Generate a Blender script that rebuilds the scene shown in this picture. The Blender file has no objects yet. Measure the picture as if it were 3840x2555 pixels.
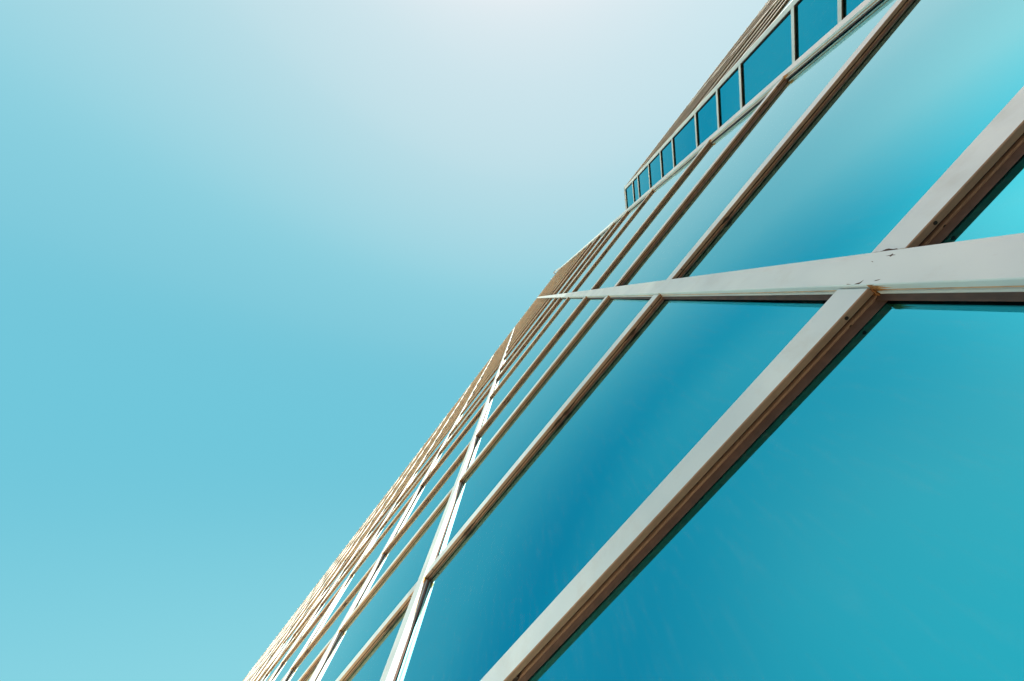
import bpy, math, random
from mathutils import Matrix, Vector
random.seed(7)
R = math.radians
scene = bpy.context.scene
col = scene.collection

# ------------------------------------------------------------------ camera
EYE = 1.6                                   # camera height above the paving
CAM = Vector((0.0, -1.0, EYE))
F_PX = 1202.5                               # focal length in pixels of a 3840 px wide picture
W_PX, H_PX = 3840.0, 2555.0
RIGHT, UP, BACK = CAM_AXES = ((0.6063094, 0.7942029, 0.0403827), (0.7849284, -0.6058307, 0.1298329), (0.1275787, -0.0470214, -0.9907132))
cd = bpy.data.cameras.new('camera')
cam = bpy.data.objects.new('camera', cd)
col.objects.link(cam)
m = Matrix.Identity(4)
for i in range(3):
    for j in range(3):
        m[i][j] = CAM_AXES[j][i]
m[0][3], m[1][3], m[2][3] = CAM
cam.matrix_world = m
cd.sensor_width = 36.0
cd.lens = 36.0 * F_PX / W_PX
cd.clip_start = 0.02
cd.clip_end = 6000
scene.camera = cam


def project(p):
    v = Vector(p) - CAM
    d = -v.dot(Vector(BACK))
    if d < 0.05:
        return None
    return (W_PX / 2 + F_PX * v.dot(Vector(RIGHT)) / d, H_PX / 2 - F_PX * v.dot(Vector(UP)) / d)


def seen_area(corners):
    """Area in the photograph of a quad given by its corners, clipped roughly to the frame (sampled)."""
    a, b, c, d = [Vector(q) for q in corners]
    n, tot = 12, 0.0
    cells = [[project(a.lerp(b, i / n).lerp(d.lerp(c, i / n), j / n)) for i in range(n + 1)] for j in range(n + 1)]
    for j in range(n):
        for i in range(n):
            q = (cells[j][i], cells[j][i + 1], cells[j + 1][i + 1], cells[j + 1][i])
            if None in q:
                continue
            mx = sum(p[0] for p in q) / 4
            my = sum(p[1] for p in q) / 4
            if 0 <= mx <= W_PX and 0 <= my <= H_PX:
                s = 0
                for k in range(4):
                    x0, y0 = q[k]
                    x1, y1 = q[(k + 1) % 4]
                    s += x0 * y1 - x1 * y0
                tot += abs(s) / 2
    return tot


# ------------------------------------------------------------------ materials
def new_mat(name):
    mt = bpy.data.materials.new(name)
    mt.use_nodes = True
    nt = mt.node_tree
    for n in list(nt.nodes):
        nt.nodes.remove(n)
    out = nt.nodes.new('ShaderNodeOutputMaterial')
    return mt, nt, out


def ramp(nt, stops, interp='LINEAR'):
    r = nt.nodes.new('ShaderNodeValToRGB')
    r.color_ramp.interpolation = interp
    e = r.color_ramp.elements
    while len(e) > 1:
        e.remove(e[0])
    e[0].position = stops[0][0]
    e[0].color = (*stops[0][1], 1)
    for p, c in stops[1:]:
        x = e.new(p)
        x.color = (*c, 1)
    return r


def metal(name, base, metallic, rough, dirt=0.25, dirt_col=(0.30, 0.24, 0.17)):
    mt, nt, out = new_mat(name)
    L = nt.links.new
    bs = nt.nodes.new('ShaderNodeBsdfPrincipled')
    tc = nt.nodes.new('ShaderNodeTexCoord')
    mp = nt.nodes.new('ShaderNodeMapping')
    L(tc.outputs['Object'], mp.inputs[0])
    n1 = nt.nodes.new('ShaderNodeTexNoise')
    n1.inputs['Scale'].default_value = 5.0
    n1.inputs['Detail'].default_value = 8.0
    n1.inputs['Roughness'].default_value = 0.62
    L(mp.outputs[0], n1.inputs['Vector'])
    r1 = ramp(nt, [(0.52, (0, 0, 0)), (0.78, (1, 1, 1))])
    L(n1.outputs['Fac'], r1.inputs[0])
    n2 = nt.nodes.new('ShaderNodeTexNoise')           # fine pits and specks
    n2.inputs['Scale'].default_value = 70.0
    n2.inputs['Detail'].default_value = 5.0
    L(mp.outputs[0], n2.inputs['Vector'])
    r2 = ramp(nt, [(0.62, (0, 0, 0)), (0.80, (1, 1, 1))])
    L(n2.outputs['Fac'], r2.inputs[0])
    add = nt.nodes.new('ShaderNodeMath')
    add.operation = 'MULTIPLY_ADD'
    L(r2.outputs[0], add.inputs[0])
    add.inputs[1].default_value = 0.5
    L(r1.outputs[0], add.inputs[2])
    sc = nt.nodes.new('ShaderNodeMath')
    sc.operation = 'MULTIPLY'
    sc.use_clamp = True
    L(add.outputs[0], sc.inputs[0])
    sc.inputs[1].default_value = dirt
    mx = nt.nodes.new('ShaderNodeMix')
    mx.data_type = 'RGBA'
    L(sc.outputs[0], mx.inputs['Factor'])
    mx.inputs['A'].default_value = (*base, 1)
    mx.inputs['B'].default_value = (*dirt_col, 1)
    n3 = nt.nodes.new('ShaderNodeTexNoise')           # slow tonal drift of the anodising, stretched along the bar
    n3.inputs['Scale'].default_value = 1.6
    n3.inputs['Detail'].default_value = 3.0
    L(tc.outputs['Object'], n3.inputs['Vector'])
    r3 = ramp(nt, [(0.32, (0.86, 0.88, 0.90)), (0.68, (1.10, 1.08, 1.05))])
    L(n3.outputs['Fac'], r3.inputs[0])
    m3 = nt.nodes.new('ShaderNodeMix')
    m3.data_type = 'RGBA'
    m3.blend_type = 'MULTIPLY'
    m3.inputs['Factor'].default_value = 1.0
    L(mx.outputs['Result'], m3.inputs['A'])
    L(r3.outputs[0], m3.inputs['B'])
    L(m3.outputs['Result'], bs.inputs['Base Color'])
    bs.inputs['Metallic'].default_value = metallic
    rr = nt.nodes.new('ShaderNodeMapRange')
    L(n1.outputs['Fac'], rr.inputs['Value'])
    rr.inputs['From Min'].default_value = 0.3
    rr.inputs['From Max'].default_value = 0.7
    rr.inputs['To Min'].default_value = rough - 0.05
    rr.inputs['To Max'].default_value = rough + 0.07
    L(rr.outputs[0], bs.inputs['Roughness'])
    bp = nt.nodes.new('ShaderNodeBump')
    bp.inputs['Strength'].default_value = 0.08
    bp.inputs['Distance'].default_value = 0.004
    L(n1.outputs['Fac'], bp.inputs['Height'])
    L(bp.outputs[0], bs.inputs['Normal'])
    L(bs.outputs[0], out.inputs[0])
    return mt


def plain(name, base, rough=0.7, var=0.3, scale=14.0, metallic=0.0):
    mt, nt, out = new_mat(name)
    L = nt.links.new
    bs = nt.nodes.new('ShaderNodeBsdfPrincipled')
    tc = nt.nodes.new('ShaderNodeTexCoord')
    n1 = nt.nodes.new('ShaderNodeTexNoise')
    n1.inputs['Scale'].default_value = scale
    n1.inputs['Detail'].default_value = 6.0
    L(tc.outputs['Object'], n1.inputs['Vector'])
    r1 = ramp(nt, [(0.3, tuple(c * (1 - var) for c in base)), (0.7, tuple(min(1, c * (1 + var)) for c in base))])
    L(n1.outputs['Fac'], r1.inputs[0])
    L(r1.outputs[0], bs.inputs['Base Color'])
    bs.inputs['Roughness'].default_value = rough
    bs.inputs['Metallic'].default_value = metallic
    L(bs.outputs[0], out.inputs[0])
    return mt


def glass(name, stops, dust=0.05):
    """Sun-control coating: a tinted mirror whose reflectance climbs towards grazing angles, over dark glass."""
    mt, nt, out = new_mat(name)
    L = nt.links.new
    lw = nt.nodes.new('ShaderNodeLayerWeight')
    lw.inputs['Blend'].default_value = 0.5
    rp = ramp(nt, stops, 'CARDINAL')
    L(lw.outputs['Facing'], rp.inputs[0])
    gl = nt.nodes.new('ShaderNodeBsdfGlossy')
    gl.inputs['Roughness'].default_value = 0.02
    L(rp.outputs[0], gl.inputs['Color'])
    tc = nt.nodes.new('ShaderNodeTexCoord')
    nb = nt.nodes.new('ShaderNodeTexNoise')           # slow roller-wave distortion of the pane
    nb.inputs['Scale'].default_value = 0.45
    nb.inputs['Detail'].default_value = 1.0
    L(tc.outputs['Object'], nb.inputs['Vector'])
    bp = nt.nodes.new('ShaderNodeBump')
    bp.inputs['Strength'].default_value = 0.35
    bp.inputs['Distance'].default_value = 0.012
    L(nb.outputs['Fac'], bp.inputs['Height'])
    L(bp.outputs[0], gl.inputs['Normal'])
    df = nt.nodes.new('ShaderNodeBsdfDiffuse')        # settled dust, streaked downwards by the rain
    df.inputs['Color'].default_value = (0.62, 0.64, 0.62, 1)
    mp = nt.nodes.new('ShaderNodeMapping')
    mp.inputs['Scale'].default_value = (26, 26, 5)
    L(tc.outputs['Object'], mp.inputs[0])
    n2 = nt.nodes.new('ShaderNodeTexNoise')
    n2.inputs['Scale'].default_value = 1.0
    n2.inputs['Detail'].default_value = 9.0
    n2.inputs['Roughness'].default_value = 0.7
    L(mp.outputs[0], n2.inputs['Vector'])
    r2 = ramp(nt, [(0.50, (0, 0, 0)), (0.85, (1, 1, 1))])
    L(n2.outputs['Fac'], r2.inputs[0])
    mm = nt.nodes.new('ShaderNodeMath')
    mm.operation = 'MULTIPLY'
    L(r2.outputs[0], mm.inputs[0])
    mm.inputs[1].default_value = dust
    mx = nt.nodes.new('ShaderNodeMixShader')
    L(mm.outputs[0], mx.inputs[0])
    L(gl.outputs[0], mx.inputs[1])
    L(df.outputs[0], mx.inputs[2])
    L(mx.outputs[0], out.inputs[0])
    return mt


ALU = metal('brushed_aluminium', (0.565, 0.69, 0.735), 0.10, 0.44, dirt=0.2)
CHEEK = metal('shaded_aluminium_cheek', (0.37, 0.265, 0.19), 0.05, 0.55, dirt=0.45, dirt_col=(0.16, 0.10, 0.065))  # pale metal with the shade of its sides and undersides put into brown
CHEEK_SHADE = metal('deep_shaded_cheek', (0.11, 0.066, 0.047), 0.10, 0.5, dirt=0.3, dirt_col=(0.05, 0.03, 0.02))  # same bars on the oblique wall, deeper shade put into the colour
ALU_DARK = metal('weathered_aluminium', (0.42, 0.41, 0.40), 0.4, 0.5)
RUBBER = plain('brown_gasket', (0.030, 0.017, 0.012), 0.75)
REFL = plain('brown_reflection', (0.055, 0.030, 0.022), 0.6, 0.3, 20)  # brown of the bars' reflection, painted on a bead at the glass edge
SEAL = plain('tan_sealant', (0.48, 0.34, 0.23), 0.8)
RUST = plain('rust', (0.20, 0.095, 0.03), 0.9, 0.6, 60)
STAIN = plain('rust_stain', (0.30, 0.15, 0.05), 0.9, 0.7, 45)
CHIP = plain('bare_chipped_metal', (0.05, 0.022, 0.014), 0.8)
BOLT = plain('bolt_hole', (0.012, 0.010, 0.010), 0.6)
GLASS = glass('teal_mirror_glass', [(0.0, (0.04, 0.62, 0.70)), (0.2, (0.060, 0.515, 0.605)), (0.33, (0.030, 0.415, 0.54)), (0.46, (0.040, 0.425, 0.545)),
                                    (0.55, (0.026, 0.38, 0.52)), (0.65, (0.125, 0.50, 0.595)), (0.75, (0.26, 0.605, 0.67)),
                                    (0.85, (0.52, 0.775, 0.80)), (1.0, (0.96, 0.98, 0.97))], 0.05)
CORE = plain('dark_interior', (0.03, 0.035, 0.04), 0.9)
LAMP = plain('white_lamp_housing', (0.80, 0.80, 0.78), 0.4, 0.05)
ROOF = plain('roof_gravel', (0.30, 0.28, 0.25), 0.95, 0.3, 3)


# ------------------------------------------------------------------ mesh helpers
class MB:
    def __init__(self):
        self.v, self.f, self.m = [], [], []

    def add(self, verts, faces, mi=0):
        o = len(self.v)
        self.v += [tuple(p) for p in verts]
        self.f += [tuple(i + o for i in fc) for fc in faces]
        self.m += [mi] * len(faces)
        return self

    def box(self, x0, x1, y0, y1, z0, z1, mi=0):
        v = [(x, y, z) for x in (x0, x1) for y in (y0, y1) for z in (z0, z1)]
        return self.add(v, [(0, 1, 3, 2), (4, 6, 7, 5), (0, 4, 5, 1), (2, 3, 7, 6), (0, 2, 6, 4), (1, 5, 7, 3)], mi)

    def prism(self, poly, p0, ax, ux, vx, length, mi=0, cheeks=False):
        """Extrude a 2-D outline (u, v) along ax from p0; with cheeks, all but the front cap takes the second material."""
        p0, ax, ux, vx = Vector(p0), Vector(ax), Vector(ux), Vector(vx)
        n = len(poly)
        a = [p0 + ux * u + vx * w for u, w in poly]
        b = [q + ax * length for q in a]
        fs = [(i, (i + 1) % n, n + (i + 1) % n, n + i) for i in range(n)]
        fs += [tuple(range(n - 1, -1, -1)), tuple(range(n, 2 * n))]
        self.add(a + b, fs, mi)
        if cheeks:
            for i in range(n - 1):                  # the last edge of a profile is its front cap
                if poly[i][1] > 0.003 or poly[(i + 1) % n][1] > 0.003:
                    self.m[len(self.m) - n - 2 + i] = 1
        return self

    def ball(self, c, r, n=8, k=5, mi=0, sx=1, sy=1, sz=1):
        vs = [(c[0], c[1], c[2] - r * sz)]
        for j in range(1, k):
            t = -math.pi / 2 + math.pi * j / k
            for i in range(n):
                p = 2 * math.pi * i / n
                vs.append((c[0] + sx * r * math.cos(t) * math.cos(p), c[1] + sy * r * math.cos(t) * math.sin(p), c[2] + sz * r * math.sin(t)))
        vs.append((c[0], c[1], c[2] + r * sz))
        fs = [(0, 1 + (i + 1) % n, 1 + i) for i in range(n)]
        for j in range(k - 2):
            a = 1 + j * n
            fs += [(a + i, a + (i + 1) % n, a + n + (i + 1) % n, a + n + i) for i in range(n)]
        a = 1 + (k - 2) * n
        fs += [(a + i, a + (i + 1) % n, len(vs) - 1) for i in range(n)]
        return self.add(vs, fs, mi)

    def mesh(self, name, mats):
        me = bpy.data.meshes.new(name)
        me.from_pydata(self.v, [], self.f)
        for mt in (mats if isinstance(mats, (list, tuple)) else [mats]):
            me.materials.append(mt)
        for p, i in zip(me.polygons, self.m):
            p.material_index = i
        me.update()
        import bmesh
        b = bmesh.new()
        b.from_mesh(me)
        bmesh.ops.recalc_face_normals(b, faces=b.faces)
        b.to_mesh(me)
        b.free()
        return me

    def obj(self, name, mats, parent=None, loc=(0, 0, 0), rz=0.0):
        return link(name, self.mesh(name, mats), parent, loc, rz)


def link(name, me, parent=None, loc=(0, 0, 0), rz=0.0):
    o = bpy.data.objects.new(name, me)
    col.objects.link(o)
    o.location = loc
    o.rotation_euler = (0, 0, rz)
    if parent:
        o.parent = parent
    return o


def thing(name, label, cat, loc=(0, 0, 0), group=None):
    o = bpy.data.objects.new(name, None)
    col.objects.link(o)
    o.location = loc
    o['label'] = label
    o['category'] = cat
    if group:
        o['group'] = group
    return o


LIP1, GRV, DEP, REC, CH = 0.031, 0.045, 0.066, 0.026, 0.0035


def profile(w, dep=DEP, l1=LIP1, rec=REC, ch=CH, g=GRV):
    """Outline of a mullion: flat cap in front (v = 0), cheeks split by a recessed gasket groove."""
    if g is None:                               # small profile: no back lip
        return [(ch, 0), (0, ch), (0, l1 - 0.002), (0.002, l1), (rec, l1 + 0.001), (rec, dep),
                (w - rec, dep), (w - rec, l1 + 0.001), (w - 0.002, l1), (w, l1 - 0.002), (w, ch), (w - ch, 0)]
    return [(ch, 0), (0, ch), (0, l1 - 0.002), (0.002, l1), (rec, l1 + 0.001), (rec, g - 0.001), (0, g), (0, dep),
            (w, dep), (w, g), (w - rec, g - 0.001), (w - rec, l1 + 0.001), (w - 0.002, l1), (w, l1 - 0.002), (w, ch), (w - ch, 0)]


X, Y, Z = Vector((1, 0, 0)), Vector((0, 1, 0)), Vector((0, 0, 1))


def gasket(mb, p0, ax, ux, vx, length, w, rnd, both=True, l1=LIP1, g=GRV, rec=REC, blobs=True, k=None):
    """Rubber bead lying in the groove, with smears of sealant squeezed over the lips here and there."""
    p0, ax, ux, vx = Vector(p0), Vector(ax), Vector(ux), Vector(vx)
    k = 0.5 * rec if k is None else k
    for side in ((0, 1) if both else (0,)):
        us = (lambda u: u) if side == 0 else (lambda u: w - u)
        g0, g1 = l1 + 0.0015, g - 0.0015
        poly = [(us(rec - 0.0005), g0), (us(k * 1.25), g0), (us(k), (g0 * 0.6 + g1 * 0.4)), (us(k * 1.1), g1), (us(rec - 0.0005), g1)]
        mb.prism(poly, p0, ax, ux, vx, length)
        if side == 1 or not blobs:
            continue
        t = rnd.uniform(0.1, 1.2)
        while t < length - 0.5:
            if rnd.random() < 0.6:
                n = rnd.randint(6, 11)
                ln = rnd.uniform(0.10, 0.45)
                top, bot = [], []
                for i in range(n):
                    q = i / (n - 1)
                    e = math.sin(math.pi * q) ** 0.6
                    top.append((t + ln * q, l1 + 0.001 - e * rnd.uniform(0.001, 0.012)))
                    bot.append((t + ln * q, g - 0.001 + e * rnd.uniform(0.001, 0.009)))
                vs = []
                for dz in (-0.0014, 0.006):
                    vs += [p0 + ax * a + ux * dz + vx * b for a, b in top] + [p0 + ax * a + ux * dz + vx * b for a, b in bot]
                fs = []
                for i in range(n - 1):
                    fs.append((i, i + 1, n + i + 1, n + i))
                    fs.append((2 * n + i, 3 * n + i, 3 * n + i + 1, 2 * n + i + 1))
                    fs.append((i, 2 * n + i, 2 * n + i + 1, i + 1))
                    fs.append((n + i, n + i + 1, 3 * n + i + 1, 3 * n + i))
                fs += [(0, n, 3 * n, 2 * n), (n - 1, 3 * n - 1, 4 * n - 1, 2 * n - 1)]
                mb.add(vs, fs)
            t += rnd.uniform(0.5, 1.9)
    return mb


def fillet(mb, p0, ax, ux, vx, length, w, dep=DEP, s=0.024, h=0.010):
    """Bead of brown silicone in the corner between the cheek and the glass."""
    for side in (0, 1):
        us = (lambda u: -u) if side == 0 else (lambda u: w + u)
        mb.prism([(us(0.0004), dep - h), (us(0.0004), dep + 0.002), (us(s), dep + 0.002), (us(s * 0.9), dep - 0.001), (us(s * 0.35), dep - h * 0.55)],
                 p0, ax, ux, vx, length)
    return mb


def disc(mb, c, ax, ux, r, depth=0.004, n=12):
    """Short round plug along ax."""
    c, ax, ux = Vector(c), Vector(ax), Vector(ux)
    vx = ax.cross(ux)
    poly = [(r * math.cos(2 * math.pi * i / n), r * math.sin(2 * math.pi * i / n)) for i in range(n)]
    return mb.prism(poly, c, ax, ux, vx, depth)


# ------------------------------------------------------------------ the main tower
TOP = 35.4
HALF_W = 0.084
tower = thing('glass_tower', 'tall teal mirror-glass tower with pale metal grid bars and rust-stained joints', 'tower', (0, 0, 0))
# right cheek of every vertical mullion, as measured along the facade
right = [0.997, -3.176, -7.05, -11.4, -16.1, -20.9, -25.7, -30.5, -35.3, -40.1, -44.9, -49.7, -54.5, -59.3, -64.1]
VW = 0.168
rows = [-0.55, 1.413, 3.344, 5.292, 7.16, 10.05, 12.35, 14.15, 16.8, 18.9, 20.9, 22.8, 25.0, 27.0, 29.2, 31.2, 33.3]
HB = 0.124                                  # height of a horizontal bar's cap
POST0, POST1 = 4.705, 4.95                  # corner post beside the projecting block
edges = [(POST0, POST1)] + [(r - VW, r) for r in right]

for i, (a, b) in enumerate(edges):
    w = b - a
    mb = MB().prism(profile(w), (0, 0, 0), Z, X, Y, TOP + EYE)
    # profile's u must run along x, v along y
    vm = mb.obj('corner_post' if i == 0 else 'vertical_mullion', ALU, tower, (a, 0, 0))
    g = gasket(MB(), (0, 0, 0), Z, X, Y, TOP + EYE, w, random.Random(50 + i), blobs=False, k=0.006)
    g.obj('gasket', SEAL, vm)
    fillet(MB(), (0, 0, 0), Z, X, Y, TOP + EYE - 0.3, w).obj('reflection_bead', REFL, vm)

# horizontal bars and panes, bay by bay
cells = []
for i in range(len(edges) - 1):
    x1 = edges[i][0]
    x0 = edges[i + 1][1]
    for j, h in enumerate(rows):
        z1 = h + EYE
        z0 = z1 - HB
        a = seen_area([(x0, 0, z0), (x1, 0, z0), (x1, 0, z1), (x0, 0, z1)]) + \
            seen_area([(x0, 0, z0), (x1, 0, z0), (x1, DEP, z0), (x0, DEP, z0)])
        cells.append((a, i, j, x0, x1, z0, z1))
cells.sort(key=lambda c: -c[0])
GAP = 0.007
rest = MB()
for k, (a, i, j, x0, x1, z0, z1) in enumerate(cells):
    L = x1 - x0 - 2 * GAP
    if k < 98:
        rnd = random.Random(1000 + k)
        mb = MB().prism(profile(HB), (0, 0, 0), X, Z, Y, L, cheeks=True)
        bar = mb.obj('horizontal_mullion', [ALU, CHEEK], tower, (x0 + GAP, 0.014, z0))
        gasket(MB(), (0, 0, 0), X, Z, Y, L, HB, rnd).obj('gasket', RUBBER, bar)
        if k < 40:
            fillet(MB(), (0, 0, 0), X, Z, Y, L, HB, s=0.042, h=0.014).obj('reflection_bead', REFL, bar)
        if k < 60:
            for ex, sg in ((0.13, 1), (L - 0.13, -1)):
                for yy, xo in ((0.017, 0), (0.055, 0.012)):
                    disc(MB(), (ex + xo * sg, yy, -0.0012), Z, X, 0.0075, 0.006).obj('bolt_hole', BOLT, bar)
        # rusty cleat closing the gap at each end, with a ragged outline
        for ex, sg in ((-GAP + 0.001, 1), (L + GAP - 0.001, -1)):
            e = MB()
            n = 9
            pl = [(0.004, 0.010)]
            pl += [(-0.004 - rnd.uniform(0, 0.007), 0.010 + 0.050 * q / n) for q in range(n + 1)]
            pl += [(0.004, DEP - 0.002), (HB - 0.004, DEP - 0.002), (HB - 0.004, 0.010)]
            e.prism(pl, (ex, 0, 0), X * sg, Z, Y, GAP - 0.002)
            e.obj('rusty_cleat', RUST, bar)
            if k < 45:
                xo = ex - sg * 0.001 + sg * 0.0004
                ln = rnd.uniform(0.05, 0.16)
                lo = [(0.001 + 0.036 * q / 8, -ln * (0.25 + 0.75 * rnd.random()) * math.sin(math.pi * (q + 1.2) / 10.4)) for q in range(9)]
                e2 = MB().prism([(y_, 0.004) for y_, _ in reversed(lo)] + lo, (xo - sg * 0.0004, -0.013, 0), X * sg, Y, Z, 0.0004)
                e2.obj('rust_stain', STAIN, bar)
    else:
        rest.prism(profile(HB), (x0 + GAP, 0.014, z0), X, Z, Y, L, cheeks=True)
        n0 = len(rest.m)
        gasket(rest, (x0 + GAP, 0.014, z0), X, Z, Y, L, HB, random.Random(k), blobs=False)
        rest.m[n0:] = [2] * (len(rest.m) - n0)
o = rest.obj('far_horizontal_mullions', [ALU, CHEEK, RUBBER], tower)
o['kind'] = 'stuff'

panes = []
prnd = random.Random(5)
for i in range(len(edges) - 1):
    x1 = edges[i][0]
    x0 = edges[i + 1][1]
    zz = [0.0] + [h + EYE for h in rows] + [TOP + EYE]
    for j in range(len(zz) - 1):
        z0, z1 = zz[j], zz[j + 1] - (HB if j < len(zz) - 2 else 0.1)
        if z1 - z0 < 0.1:
            continue
        a = seen_area([(x0, DEP, z0), (x1, DEP, z0), (x1, DEP, z1), (x0, DEP, z1)])
        panes.append((a, x0, x1, z0, z1))
panes.sort(key=lambda c: -c[0])
rest = MB()
for k, (a, x0, x1, z0, z1) in enumerate(panes):
    if k < 98:
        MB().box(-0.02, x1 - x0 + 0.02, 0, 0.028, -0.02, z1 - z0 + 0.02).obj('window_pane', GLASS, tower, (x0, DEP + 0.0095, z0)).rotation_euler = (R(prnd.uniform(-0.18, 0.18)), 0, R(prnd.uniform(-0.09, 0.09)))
    else:
        rest.box(x0 - 0.02, x1 + 0.02, DEP + 0.003, DEP + 0.031, z0 - 0.02, z1 + 0.02)
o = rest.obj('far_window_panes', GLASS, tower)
o['kind'] = 'stuff'

XL = right[-1] - VW
MB().box(XL, POST1 - 0.01, DEP + 0.04, 14.0, 0.0, TOP + EYE - 0.3).obj('building_core', CORE, tower)
MB().box(XL, POST1 - 0.02, 0.02, 14.0, TOP + EYE - 0.295, TOP + EYE - 0.05).obj('roof_slab', ROOF, tower)
pc = MB().prism([(0, -0.012), (0.055, -0.012), (0.055, 0.25), (0.0, 0.25)], (XL, 0, TOP + EYE + 0.002), X, Z, Y, POST1 - 0.25 - XL)
pc.obj('parapet_cap', ALU_DARK, tower)
stud = MB().ball((0, -0.036, 0), 0.024).prism([(-0.012, 0), (0.012, 0), (0.012, -0.03), (-0.012, -0.03)], (-0.012, 0, 0), X, Z, Y, 0.024)
stud_me = stud.mesh('roof_edge_lamp', LAMP)
for k in range(86):
    x = 4.19 - 0.775 * k
    link('roof_edge_lamp', stud_me, tower, (x, -0.014, TOP + EYE + 0.02))

# paint chips on the nearest vertical mullion and its joints
near = None
for o in tower.children:
    if o.name.startswith('vertical_mullion') and abs(o.location.x - (0.997 - VW)) < 1e-4:
        near = o


def chip(points, parent, thick=0.0004):
    mb = MB()
    n = len(points)
    vs = [(x, -thick, z) for x, z in points] + [(x, 0.002, z) for x, z in points]
    fs = [tuple(range(n)), tuple(range(2 * n - 1, n - 1, -1))] + [(i, n + i, n + (i + 1) % n, (i + 1) % n) for i in range(n)]
    mb.add(vs, fs)
    return mb.obj('paint_chip', CHIP, parent)


def star(cx, cz, r, seed, sx=1.0, sz=1.0):
    rd = random.Random(seed)
    pts = []
    n = 12
    for i in range(n):
        t = 2 * math.pi * i / n
        q = r * (rd.uniform(0.9, 1.5) if i % 3 == 0 else rd.uniform(0.25, 0.5))
        pts.append((cx + q * sx * math.cos(t), cz + q * sz * math.sin(t)))
    return pts

chip(star(0.138, 1.30 + EYE, 0.0085, 3, 1.0, 1.7), near)
chip([(0.112, 1.345 + EYE), (0.116, 1.349 + EYE), (0.119, 1.358 + EYE), (0.115, 1.352 + EYE)], near)
chip([(0.016, 1.276 + EYE), (0.020, 1.272 + EYE), (0.023, 1.258 + EYE), (0.019, 1.262 + EYE), (0.017, 1.268 + EYE)], near)
chip([(0.0045, 1.340 + EYE), (0.009, 1.334 + EYE), (0.012, 1.325 + EYE), (0.024, 1.318 + EYE), (0.011, 1.319 + EYE), (0.0045, 1.322 + EYE)], near)
chip([(0.0045, 1.372 + EYE), (0.0075, 1.368 + EYE), (0.0045, 1.352 + EYE)], near)
near_bar = min((o for o in tower.children if o.name.startswith('horizontal_mullion')), key=lambda o: (o.location - Vector((1.0, 0.01, 1.29 + EYE))).length)
rdc = random.Random(4)
edge = [(0.003 + 0.004 * rdc.random() if not 2 < q < 8 else 0.008 + 0.007 * rdc.random(), 0.004 + (HB - 0.008) * q / 12) for q in range(13)]
chip([(-0.0005, 0.004)] + edge + [(-0.0005, HB - 0.004)], near_bar)

# small white fixture hanging off the roof corner
fx = thing('roof_bracket', 'tiny white fixture on a dark bracket at the top corner of the tower', 'bracket', (4.5, -0.02, TOP + EYE))
am = MB()
for q in range(6):
    am.box(0.45 - 0.16 * q - 0.16, 0.45 - 0.16 * q, -0.06 - 0.05 * (q + 1), -0.01 - 0.05 * q, 0.02, 0.07)
am.obj('arm', LAMP, fx)
fx.scale = (0.75, 0.6, 0.7)
MB().box(-0.60, -0.52, -0.42, -0.002, 0.0, 0.06).box(-0.56, -0.20, -0.44, -0.40, 0.0, 0.05).obj('dark_bracket', RUBBER, fx)
MB().ball((-0.66, -0.26, 0.0), 0.085).obj('lamp_head', LAMP, fx)

# ------------------------------------------------------------------ the lower projecting block
BTOP = 15.360
S2 = math.sqrt(0.5)
BX, BY = 5.940, 0.200                       # where the corner post hides the oblique wall
block = thing('glass_block', 'lower glazed block standing behind the corner of the tower, its narrow panes deep blue', 'building', (BX, BY, 0))
DIR = Vector((S2, -S2, 0))                  # along the oblique wall, outwards
INW = Vector((S2, S2, 0))                   # into the block
IN = 0.52                                   # the wall runs on this far behind the tower
OL = 0.9420                                  # length of the oblique wall in front of that
brow = [-1.080, -0.240, 0.600, 1.860, 2.700, 3.600, 4.644, 5.460, 6.271, 7.610, 8.418, 9.383, 10.724, 11.598, 12.628, 13.750, 14.372, BTOP]
SB, SD, SL, SR = 0.062, 0.036, 0.024, 0.013
sprof = profile(SB, SD, SL, SR, 0.002, None)
COR = DIR * OL                              # outer corner, in block space
PW = 0.090
P0 = DIR * -IN
HL = IN + OL - PW - 0.004
pm = MB().prism([(0, 0), (PW, 0), (PW, SD), (0, SD)], COR - DIR * PW, Z, DIR, INW, BTOP + EYE)
pm.obj('corner_post', ALU, block)
fm = MB().prism([(0.002, 0.0), (0.066, 0.0), (0.066, SD), (0.024, SD)], COR, Z, X, Y, BTOP + EYE)
fm.obj('corner_post', ALU, block)
gm = MB().prism([(0, 0), (0.016, 0), (0.016, 0.030), (0, 0.030)], COR - DIR * (PW + 0.0165) + INW * 0.010, Z, DIR, INW, BTOP + EYE - 0.02)
gm.obj('gasket', RUBBER, block)
VB = 0.12
FR = [COR.x + 0.066 + 4.1 * k for k in range(0, 9)]
for k in range(1, 9):
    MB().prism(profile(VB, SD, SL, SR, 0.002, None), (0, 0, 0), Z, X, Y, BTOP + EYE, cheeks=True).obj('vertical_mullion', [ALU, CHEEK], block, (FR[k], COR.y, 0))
FX1 = FR[-1] + VB
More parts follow.
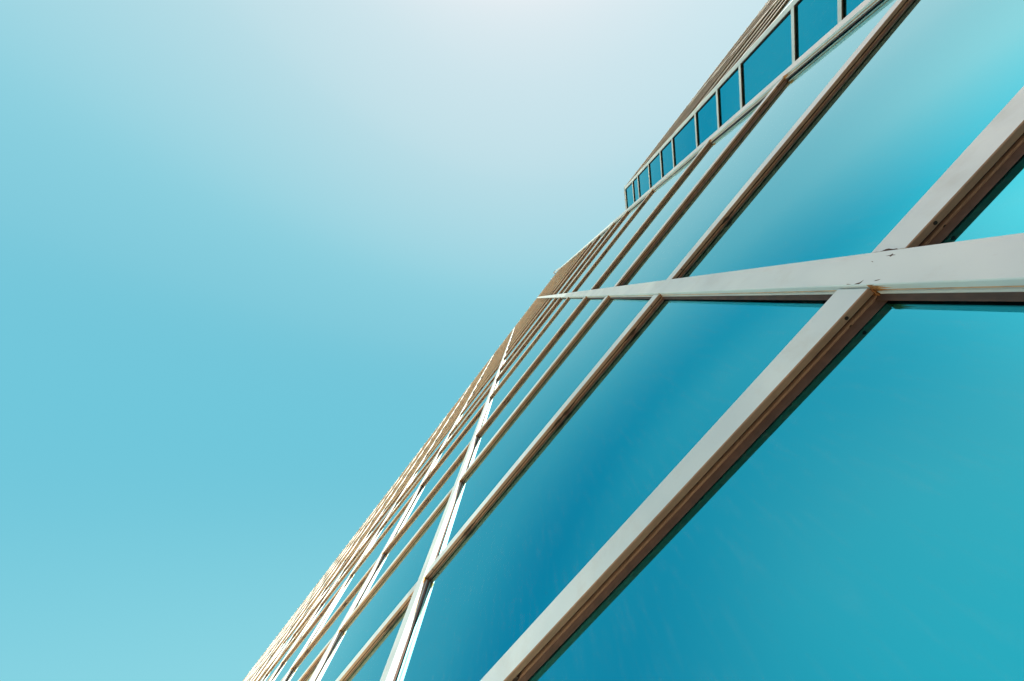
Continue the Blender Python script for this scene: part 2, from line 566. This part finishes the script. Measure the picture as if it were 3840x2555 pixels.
for j, h in enumerate(brow):
    z0 = h + EYE - SB
    b = MB().prism(sprof, (0, 0, 0), DIR, Z, INW, HL, cheeks=True).obj('horizontal_mullion', [ALU, CHEEK_SHADE], block, P0 + INW * 0.002 + Z * z0)
    gasket(MB(), (0, 0, 0), DIR, Z, INW, HL, SB, random.Random(j), True, SL, SD, SR, False).obj('gasket', RUBBER, b)
    for k in range(8):
        xa = FR[k] + (VB if k else 0.0)
        ln = FR[k + 1] - xa - 0.004
        wx, wy = xa + BX, COR.y + BY
        if seen_area([(wx, wy, z0), (wx + ln, wy, z0), (wx + ln, wy + SD, z0), (wx, wy + SD, z0)]) < 1 and k > 1:
            continue
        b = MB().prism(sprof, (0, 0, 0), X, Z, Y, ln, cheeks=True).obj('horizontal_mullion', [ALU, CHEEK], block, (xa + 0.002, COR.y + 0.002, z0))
        gasket(MB(), (0, 0, 0), X, Z, Y, ln, SB, random.Random(200 + j * 9 + k), False, SL, SD, SR, False).obj('gasket', RUBBER, b)
zz = [0.0] + [h + EYE for h in brow]
for j in range(len(zz) - 1):
    z0, z1 = zz[j], zz[j + 1] - SB
    if z1 - z0 < 0.1:
        continue
    MB().prism([(0, 0), (IN + OL - 0.03, 0), (IN + OL - 0.03, 0.02), (0, 0.02)], P0 + INW * (SD + 0.002), Z, DIR, INW, z1 - z0 + 0.03).obj('window_pane', GLASS, block, (0, 0, z0 - 0.015))
    MB().box(0, FX1 - COR.x - 0.05, 0, 0.02, 0, z1 - z0 + 0.03).obj('window_pane', GLASS, block, (COR.x + 0.05, COR.y + SD + 0.002, z0 - 0.015))
cm = MB()
cm.prism([(P0.x + 0.12, P0.y + 0.05), (COR.x + 0.12, COR.y + 0.12), (FX1, COR.y + 0.12), (FX1, 12.0), (P0.x + 0.12, 12.0)], (0, 0, 0), Z, X, Y, BTOP + EYE - 0.1)
cm.obj('building_core', CORE, block)
cap = MB()
cap.prism([(P0.x, P0.y - 0.012), (COR.x, COR.y - 0.012), (FX1, COR.y - 0.012), (FX1, COR.y + 0.2), (COR.x + 0.1, COR.y + 0.2), (P0.x + 0.2, P0.y + 0.1)], (0, 0, BTOP + EYE + 0.002), Z, X, Y, 0.045)
cap.obj('parapet_cap', ALU_DARK, block)
s2 = MB().ball((0, -0.028, 0), 0.014).prism([(-0.012, 0), (0.012, 0), (0.008, -0.022), (-0.008, -0.022)], (-0.008, 0, 0), X, Z, Y, 0.016)
s2_me = s2.mesh('roof_edge_lamp', LAMP)
for k in range(3):
    p = DIR * (0.08 + 0.324 * k)
    link('roof_edge_lamp', s2_me, block, (p.x - S2 * 0.01, p.y - S2 * 0.01, BTOP + EYE + 0.022), -math.pi / 4)
for k in range(60):
    link('roof_edge_lamp', s2_me, block, (COR.x + 0.08 + 0.372 * k, COR.y - 0.014, BTOP + EYE + 0.022))

# ------------------------------------------------------------------ ground
gmat, nt, out = new_mat('brown_paving')
Lk = nt.links.new
bs = nt.nodes.new('ShaderNodeBsdfPrincipled')
tc = nt.nodes.new('ShaderNodeTexCoord')
br = nt.nodes.new('ShaderNodeTexBrick')
br.inputs['Scale'].default_value = 1.6
br.inputs['Color1'].default_value = (0.72, 0.55, 0.37, 1)
br.inputs['Color2'].default_value = (0.66, 0.50, 0.33, 1)
br.inputs['Mortar'].default_value = (0.16, 0.12, 0.08, 1)
br.inputs['Mortar Size'].default_value = 0.012
Lk(tc.outputs['Object'], br.inputs['Vector'])
Lk(br.outputs['Color'], bs.inputs['Base Color'])
bs.inputs['Roughness'].default_value = 0.85
Lk(bs.outputs[0], out.inputs[0])
gd = MB().add([(-2500, -2500, 0), (2500, -2500, 0), (2500, 2500, 0), (-2500, 2500, 0)], [(0, 1, 2, 3)])
ASPH = plain('dry_earth', (0.50, 0.38, 0.25), 0.95, 0.25, 0.4)
go = gd.obj('ground', ASPH)
go['kind'] = 'structure'
go['label'] = 'dry tan earth around the tower'
pv = MB().box(-75.0, -4.45, -11.0, 0.06, -0.1, 0.02).obj('pavement', gmat)
pv['kind'] = 'structure'
pv['label'] = 'brown brick paving along the foot of the tower'
# unseen dark bed and kerb added to cut ground bounce on the right-hand bars
ABSORBER = plain('bounce_absorber_soil', (0.020, 0.011, 0.007), 0.95, 0.5, 6)
KERB = plain('kerb_stone', (0.26, 0.22, 0.17), 0.85, 0.2, 9)
so_ = MB().box(-4.3, 60.0, -42.0, -0.02, -0.1, 0.06).obj('bounce_absorber_bed', ABSORBER)
so_['kind'] = 'structure'
kb = MB().box(-4.44, -4.303, -42.14, -0.02, -0.1, 0.13).box(-4.303, 60.0, -42.14, -42.003, -0.1, 0.13).obj('kerb', KERB)
kb['kind'] = 'structure'

# ------------------------------------------------------------------ light
# colour of the hazy sky against (cosine of the angle from the middle of the pale part + haze); measured
SKY_C = [-0.35, -0.05, 0.2, 0.4, 0.6, 0.8, 0.92, 1.0]
SKY_COL = [(0.272, 0.690, 0.776), (0.186, 0.595, 0.720), (0.164, 0.574, 0.710), (0.205, 0.592, 0.716), (0.300, 0.655, 0.755),
           (0.480, 0.730, 0.800), (0.592, 0.775, 0.833), (0.590, 0.765, 0.825)]
HAZE_LIFT = 0.14
MIRROR_GLOW, MIRROR_GLOW_K = (3.0, 1.38, 1.0), 28.0     # unseen bright lobe added above the frame to lighten the glass reflections
SKY_LEVEL = 2.45


def view_dir(px, py):
    """World direction seen at a pixel of the 3840 px wide picture."""
    return (Vector(RIGHT) * (px - W_PX / 2) - Vector(UP) * (py - H_PX / 2) - Vector(BACK) * F_PX).normalized()


GLOW = view_dir(2046.0, -1065.0)
MIRROR_GLOW_DIR = view_dir(1972.0, -2602.0)
THETA, ELEV = R(3.6), R(39.0)               # azimuth off the facade line, height of the sun
sdir = Vector((math.cos(ELEV) * math.cos(THETA), -math.cos(ELEV) * math.sin(THETA), math.sin(ELEV)))
sl = bpy.data.lights.new('sun', 'SUN')
sl.energy = 5.0
sl.angle = R(0.53)
sl.color = (1.0, 0.90, 0.76)
so = bpy.data.objects.new('sun', sl)
col.objects.link(so)
so.rotation_euler = sdir.to_track_quat('Z', 'Y').to_euler()

w = bpy.data.worlds.new('World')
scene.world = w
w.use_nodes = True
nt = w.node_tree
for n in list(nt.nodes):
    nt.nodes.remove(n)
Lk = nt.links.new
out = nt.nodes.new('ShaderNodeOutputWorld')
bg = nt.nodes.new('ShaderNodeBackground')
sky = nt.nodes.new('ShaderNodeTexSky')
sky.sky_type = 'NISHITA'
sky.sun_disc = False
sky.sun_elevation = ELEV
sky.sun_rotation = math.atan2(sdir.x, sdir.y)
sky.air_density = 1.0
sky.dust_density = 0.6
sky.ozone_density = 1.0
# the hazy teal of this sky: colour by angle from the sun, paler towards the horizon, over the physical sky
tcw = nt.nodes.new('ShaderNodeTexCoord')
dot = nt.nodes.new('ShaderNodeVectorMath')
dot.operation = 'DOT_PRODUCT'
Lk(tcw.outputs['Generated'], dot.inputs[0])
dot.inputs[1].default_value = GLOW
sep = nt.nodes.new('ShaderNodeSeparateXYZ')
Lk(tcw.outputs['Generated'], sep.inputs[0])


def mth(op, a, b=None, c=None, clamp=False):
    n = nt.nodes.new('ShaderNodeMath')
    n.operation = op
    n.use_clamp = clamp
    for i, x in enumerate((a, b, c)):
        if x is None:
            continue
        if isinstance(x, (int, float)):
            n.inputs[i].default_value = x
        else:
            Lk(x, n.inputs[i])
    return n.outputs[0]


hz = mth('POWER', mth('SUBTRACT', 1.0, sep.outputs[2], clamp=True), 2.0)
cc = mth('MULTIPLY_ADD', hz, HAZE_LIFT, dot.outputs['Value'])
tt = mth('MULTIPLY_ADD', cc, 1.0 / 1.35, 0.35 / 1.35)
rp = ramp(nt, [((c + 0.35) / 1.35, k) for c, k in zip(SKY_C, SKY_COL)], 'CARDINAL')
Lk(tt, rp.inputs[0])
sc2 = nt.nodes.new('ShaderNodeVectorMath')
sc2.operation = 'SCALE'
Lk(rp.outputs[0], sc2.inputs[0])
sc2.inputs['Scale'].default_value = SKY_LEVEL
dot2 = nt.nodes.new('ShaderNodeVectorMath')
dot2.operation = 'DOT_PRODUCT'
Lk(tcw.outputs['Generated'], dot2.inputs[0])
dot2.inputs[1].default_value = MIRROR_GLOW_DIR
boost = mth('EXPONENT', mth('MULTIPLY_ADD', dot2.outputs['Value'], MIRROR_GLOW_K, -MIRROR_GLOW_K))
mirror_glow = nt.nodes.new('ShaderNodeVectorMath')
mirror_glow.operation = 'SCALE'
mirror_glow.inputs[0].default_value = tuple(v * SKY_LEVEL for v in MIRROR_GLOW)
Lk(boost, mirror_glow.inputs['Scale'])
sc3 = nt.nodes.new('ShaderNodeVectorMath')
sc3.operation = 'SCALE'
Lk(sky.outputs[0], sc3.inputs[0])
sc3.inputs['Scale'].default_value = 0.012
ad = nt.nodes.new('ShaderNodeVectorMath')
ad.operation = 'ADD'
Lk(sc2.outputs[0], ad.inputs[0])
Lk(sc3.outputs[0], ad.inputs[1])
ad2 = nt.nodes.new('ShaderNodeVectorMath')
ad2.operation = 'ADD'
Lk(ad.outputs[0], ad2.inputs[0])
Lk(mirror_glow.outputs[0], ad2.inputs[1])
Lk(ad2.outputs[0], bg.inputs[0])
bg.inputs[1].default_value = 0.0707
Lk(bg.outputs[0], out.inputs[0])

scene.cycles.sample_clamp_direct = 0.27
scene.cycles.sample_clamp_indirect = 0.6
vs = scene.view_settings
vs.view_transform = 'Standard'
vs.look = 'None'
vs.exposure = 2.5
vs.gamma = 1.0
